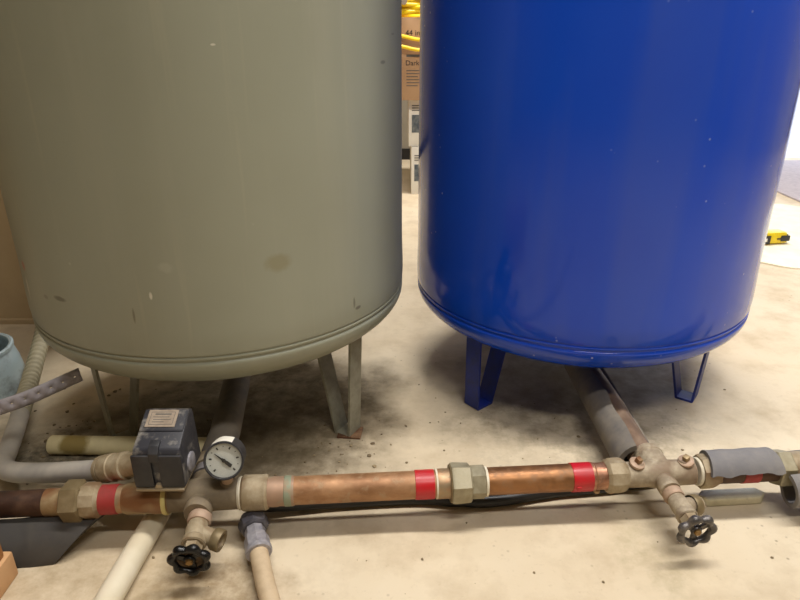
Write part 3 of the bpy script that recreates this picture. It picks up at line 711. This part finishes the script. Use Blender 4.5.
bm = B(); box(bm, (-.66, .34, 0), (-.533, .673, .0405), M(), .003); solo('wood_block', bm, M_wood2, 'pale wood block lying on the floor in the bottom left corner', 'block', (-.58, .5, 0))

# shim and grit
bm = B(); box(bm, (-.024, -.018, 0), (.020, .018, .004), M.Translation((-.092, 1.004, 0)) @ M.Rotation(R(-6), 4, 'Z'), .0008); sh = solo('metal_shim', bm, M_rust, 'small rusty shim under the right foot of the grey tank', 'shim', (-.092, 1.004, 0))
bm = B(); rnd = random.Random(3)
def chip(x, y, r):
    m = M.Translation((x, y, r * .35)) @ M.Rotation(rnd.random() * 6, 4, 'Z') @ M.Diagonal((1, .6 + rnd.random() * .5, .45, 1))
    vs = bmesh.ops.create_icosphere(bm, subdivisions=1, radius=r, matrix=m)['verts']
    for v in vs: v.co += V((rnd.uniform(-1, 1), rnd.uniform(-1, 1), rnd.uniform(-.4, .4))) * r * .22
for k in range(150): chip(rnd.gauss(-.52, .12), rnd.gauss(1.0, .07), abs(rnd.gauss(.0015, .0014)) + .0008)
for k in range(90): chip(rnd.gauss(-.1, .16), rnd.gauss(.93, .07), abs(rnd.gauss(.001, .001)) + .0006)
for k in range(70): chip(rnd.uniform(-.5, .7), rnd.uniform(.62, 1.2), abs(rnd.gauss(.0008, .0008)) + .0005)
for x, y, r in ((-.172, .872, .006), (-.055, .935, .0045), (-.045, .905, .004), (-.09, .965, .004), (-.035, 1.0, .003), (.33, .99, .004), (-.355, .70, .003)): chip(x, y, r)
o = obj('floor_grit', bm, M_grit, None, 20); o['kind'] = 'stuff'; o['label'] = 'grit and crumbs scattered on the concrete floor around the tanks'; o['category'] = 'grit'

# ------------------------------------------------------------------ cloth, tape measure, mat at right
bm = B(); rnd = random.Random(11)
out = [(1.08, 1.99), (1.16, 1.925), (1.21, 1.885), (1.26, 1.865), (1.34, 1.82), (1.55, 1.80), (1.80, 1.84), (1.95, 1.98), (1.98, 2.2), (1.93, 2.42), (1.80, 2.56), (1.68, 2.60), (1.60, 2.655), (1.50, 2.60), (1.40, 2.58), (1.24, 2.50), (1.10, 2.36), (1.02, 2.18)]
pp = [p.xy for p in spline([(x, y, 0) for x, y in out + out[:1]], 6)[:-1]]
c = V((1.5, 2.2)); NR = 10; rows = []
for k in range(1, NR + 1):
    row = []
    for p in pp:
        q = c.lerp(p, k / NR); z = .004 + .004 * abs(noise.noise(V((q.x * 6, q.y * 6, 0)))) * (1 if k < NR else .2)
        row.append(bm.verts.new((q.x, q.y, z)))
    rows.append(row)
cv = bm.verts.new((c.x, c.y, .006)); n = len(pp)
for i in range(n): bm.faces.new((cv, rows[0][i], rows[0][(i + 1) % n]))
for A, C_ in zip(rows, rows[1:]):
    for i in range(n): bm.faces.new((A[i], C_[i], C_[(i + 1) % n], A[(i + 1) % n]))
low = [bm.verts.new((p[0], p[1], .0005)) for p in pp]
for i in range(n): bm.faces.new((rows[-1][i], low[i], low[(i + 1) % n], rows[-1][(i + 1) % n]))
solo('floor_cloth', bm, M_paper, 'cream cloth spread on the floor under the tape measure', 'cloth', (1.5, 2.2, 0), 60)

t = thing('tape_measure', 'yellow and black tape measure lying on the cream cloth', 'tape measure', (1.292, 2.125, .008), R(8))
TM = M.Translation((1.292, 2.125, .008)) @ M.Rotation(R(8), 4, 'Z') @ M.Scale(.84, 4)
bm = B(); box(bm, (-.062, -.030, 0), (.052, .030, .048), TM, .009, (.86, .9)); ca = obj('case', bm, M_tapey, t)
bm = B(); box(bm, (.016, -.0325, .010), (.056, -.026, .034), TM, .003); box(bm, (.000, -.0325, .018), (.018, -.027, .024), TM, .001); obj('grip', bm, M_blackfr, t, label='black rubber grip')
bm = B(); box(bm, (-.058, -.0325, .003), (-.030, -.027, .036), TM, .002); obj('side_grip', bm, M_blackfr, t)
bm = B(); box(bm, (-.060, -.034, .012), (-.046, -.031, .026), TM, .001); obj('side_label', bm, M_sticker, t)
bm = B(); box(bm, (.044, -.016, .012), (.060, .026, .034), TM, .003); obj('tape_mouth', bm, M_blackfr, t)

bm = B(); box(bm, (-.55, -.47, 0), (.55, .47, .008), M.Translation((2.27, 3.12, 0)) @ M.Rotation(R(0), 4, 'Z'), .002)
solo('door_mat', bm, M_mat, 'grey mat on the floor just inside the bright doorway', 'mat', (2.27, 3.12, 0))

# ------------------------------------------------------------------ cartons seen between the tanks
def carton(label, x0, x1, y0, y1, z0, z1):
    t = thing('carton', label, 'box', ((x0 + x1) / 2, (y0 + y1) / 2, z0), 0, None)
    bm = B(); box(bm, (x0, y0, z0), (x1, y1, z1), M(), .003); obj('carton_body', bm, M_whitec, t)
    FM = M.Translation((x0 + .014, y0 - .0006, z0))
    bm = B(); box(bm, (.0, -.0004, .06), (.032, .0004, .135), FM); obj('printed_picture', bm, M_pic, t)
    bm = B()
    for k in range(3): box(bm, (.0, -.0004, .152 + k * .010), (.045, .0004, .156 + k * .010), FM)
    obj('printed_lines', bm, M_inkgrey, t)
carton('lower white printed carton on the floor between the tanks', .052, .42, 2.86, 3.20, 0, .212)
carton('upper white printed carton supporting the brown cardboard box', .040, .42, 2.87, 3.20, .2125, .412)
t = thing('cardboard_box', 'brown cardboard box topped by a coiled yellow cord between the tanks', 'box', (.13, 3.0, .4125))
bm = B(); box(bm, (-.20, 2.83, .4125), (.40, 3.20, .735), M(), .004); obj('box_body', bm, M_card, t)
FM = M.Translation((.018, 2.8292, 0)) @ M.Rotation(pi / 2, 4, 'X')
text('printed_text', '44 in', .030, M_ink, FM @ M.Translation((.008, .667, 0)), t)
text('printed_text', 'Darko', .028, M_ink, FM @ M.Translation((.008, .552, 0)), t)
bm = B()
for k in range(6): box(bm, (.012, .530 - k * .012, 0), (.072 - (k % 3) * .006, .533 - k * .012, .0004), FM)
obj('printed_lines', bm, M_inkgrey, t)
bm = B(); box(bm, (.012, .585, 0), (.066, .594, .0004), FM); obj('printed_band', bm, M_inkgrey, t)
t = thing('extension_cord', 'yellow extension cord coiled on top of the cardboard box', 'cord', (.1, 3.0, .735))
pts = []; rnd = random.Random(5)
for i in range(150):
    a = i * 2 * pi / 20; k = i / 150
    pts.append((.08 + (.20 + .02 * sin(i * 1.7)) * cos(a), 2.985 + (.145 + .012 * sin(i * 2.3)) * sin(a), .7455 + .082 * k + .006 * sin(i * .9)))
bm = B(); tube(bm, spline(pts, 3), .0085, 10); obj('cord_coil', bm, M_cord, t)
for zz in (.655, .640):
    d0 = 0 if zz > .65 else .04
    pts = [(-.17 + d0, 2.86, .745), (-.15 + d0, 2.812, .735), (-.09 + d0 * .5, 2.812, zz + .035), (.02, 2.812, zz + .008), (.10, 2.812, zz - .004), (.20, 2.812, zz + .02), (.27 - d0, 2.812, .735), (.28 - d0, 2.86, .745)]
    if d0: pts = [(x, y - .0005, z - (.024 if .6 < z < .7 else 0)) for x, y, z in pts]
    bm = B(); tube(bm, spline(pts, 8), .0075, 10); obj('cord_loop', bm, M_cord, t)
bm = B(); tube(bm, [(.016, 2.84, .795), (.020, 2.80, .793)], .013, 14); tube(bm, [(.016, 2.85, .795), (.0, 2.93, .80)], .009, 10); obj('cord_plug', bm, M_lab, t)

# ------------------------------------------------------------------ light
def lamp(name, loc, sx_, sy_, power, col, rot=(0, 0, 0)):
    l = bpy.data.lights.new(name, 'AREA'); l.shape = 'RECTANGLE'; l.size = sx_; l.size_y = sy_; l.energy = power; l.color = col
    o = bpy.data.objects.new(name, l); COL.objects.link(o); o.location = loc; o.rotation_euler = rot; return o
WARM = (1, .965, .92)
lamp('ceiling_lamp', (.62, .84, 2.66), 2.3, .16, 41, WARM)
lamp('ceiling_lamp', (.4, 2.55, 2.66), 1.25, .16, 39, WARM)
lamp('ceiling_lamp', (.6, -.55, 2.66), 1.25, .16, 17, WARM)
w = bpy.data.worlds.new('sky'); SC.world = w; w.use_nodes = True
w.node_tree.nodes['Background'].inputs['Color'].default_value = (.80, .86, 1, 1); w.node_tree.nodes['Background'].inputs['Strength'].default_value = 1.5

SC.view_settings.view_transform = 'Standard'; SC.view_settings.look = 'None'
SC.view_settings.exposure = .9; SC.view_settings.gamma = 1; SC.view_settings.use_curve_mapping = False
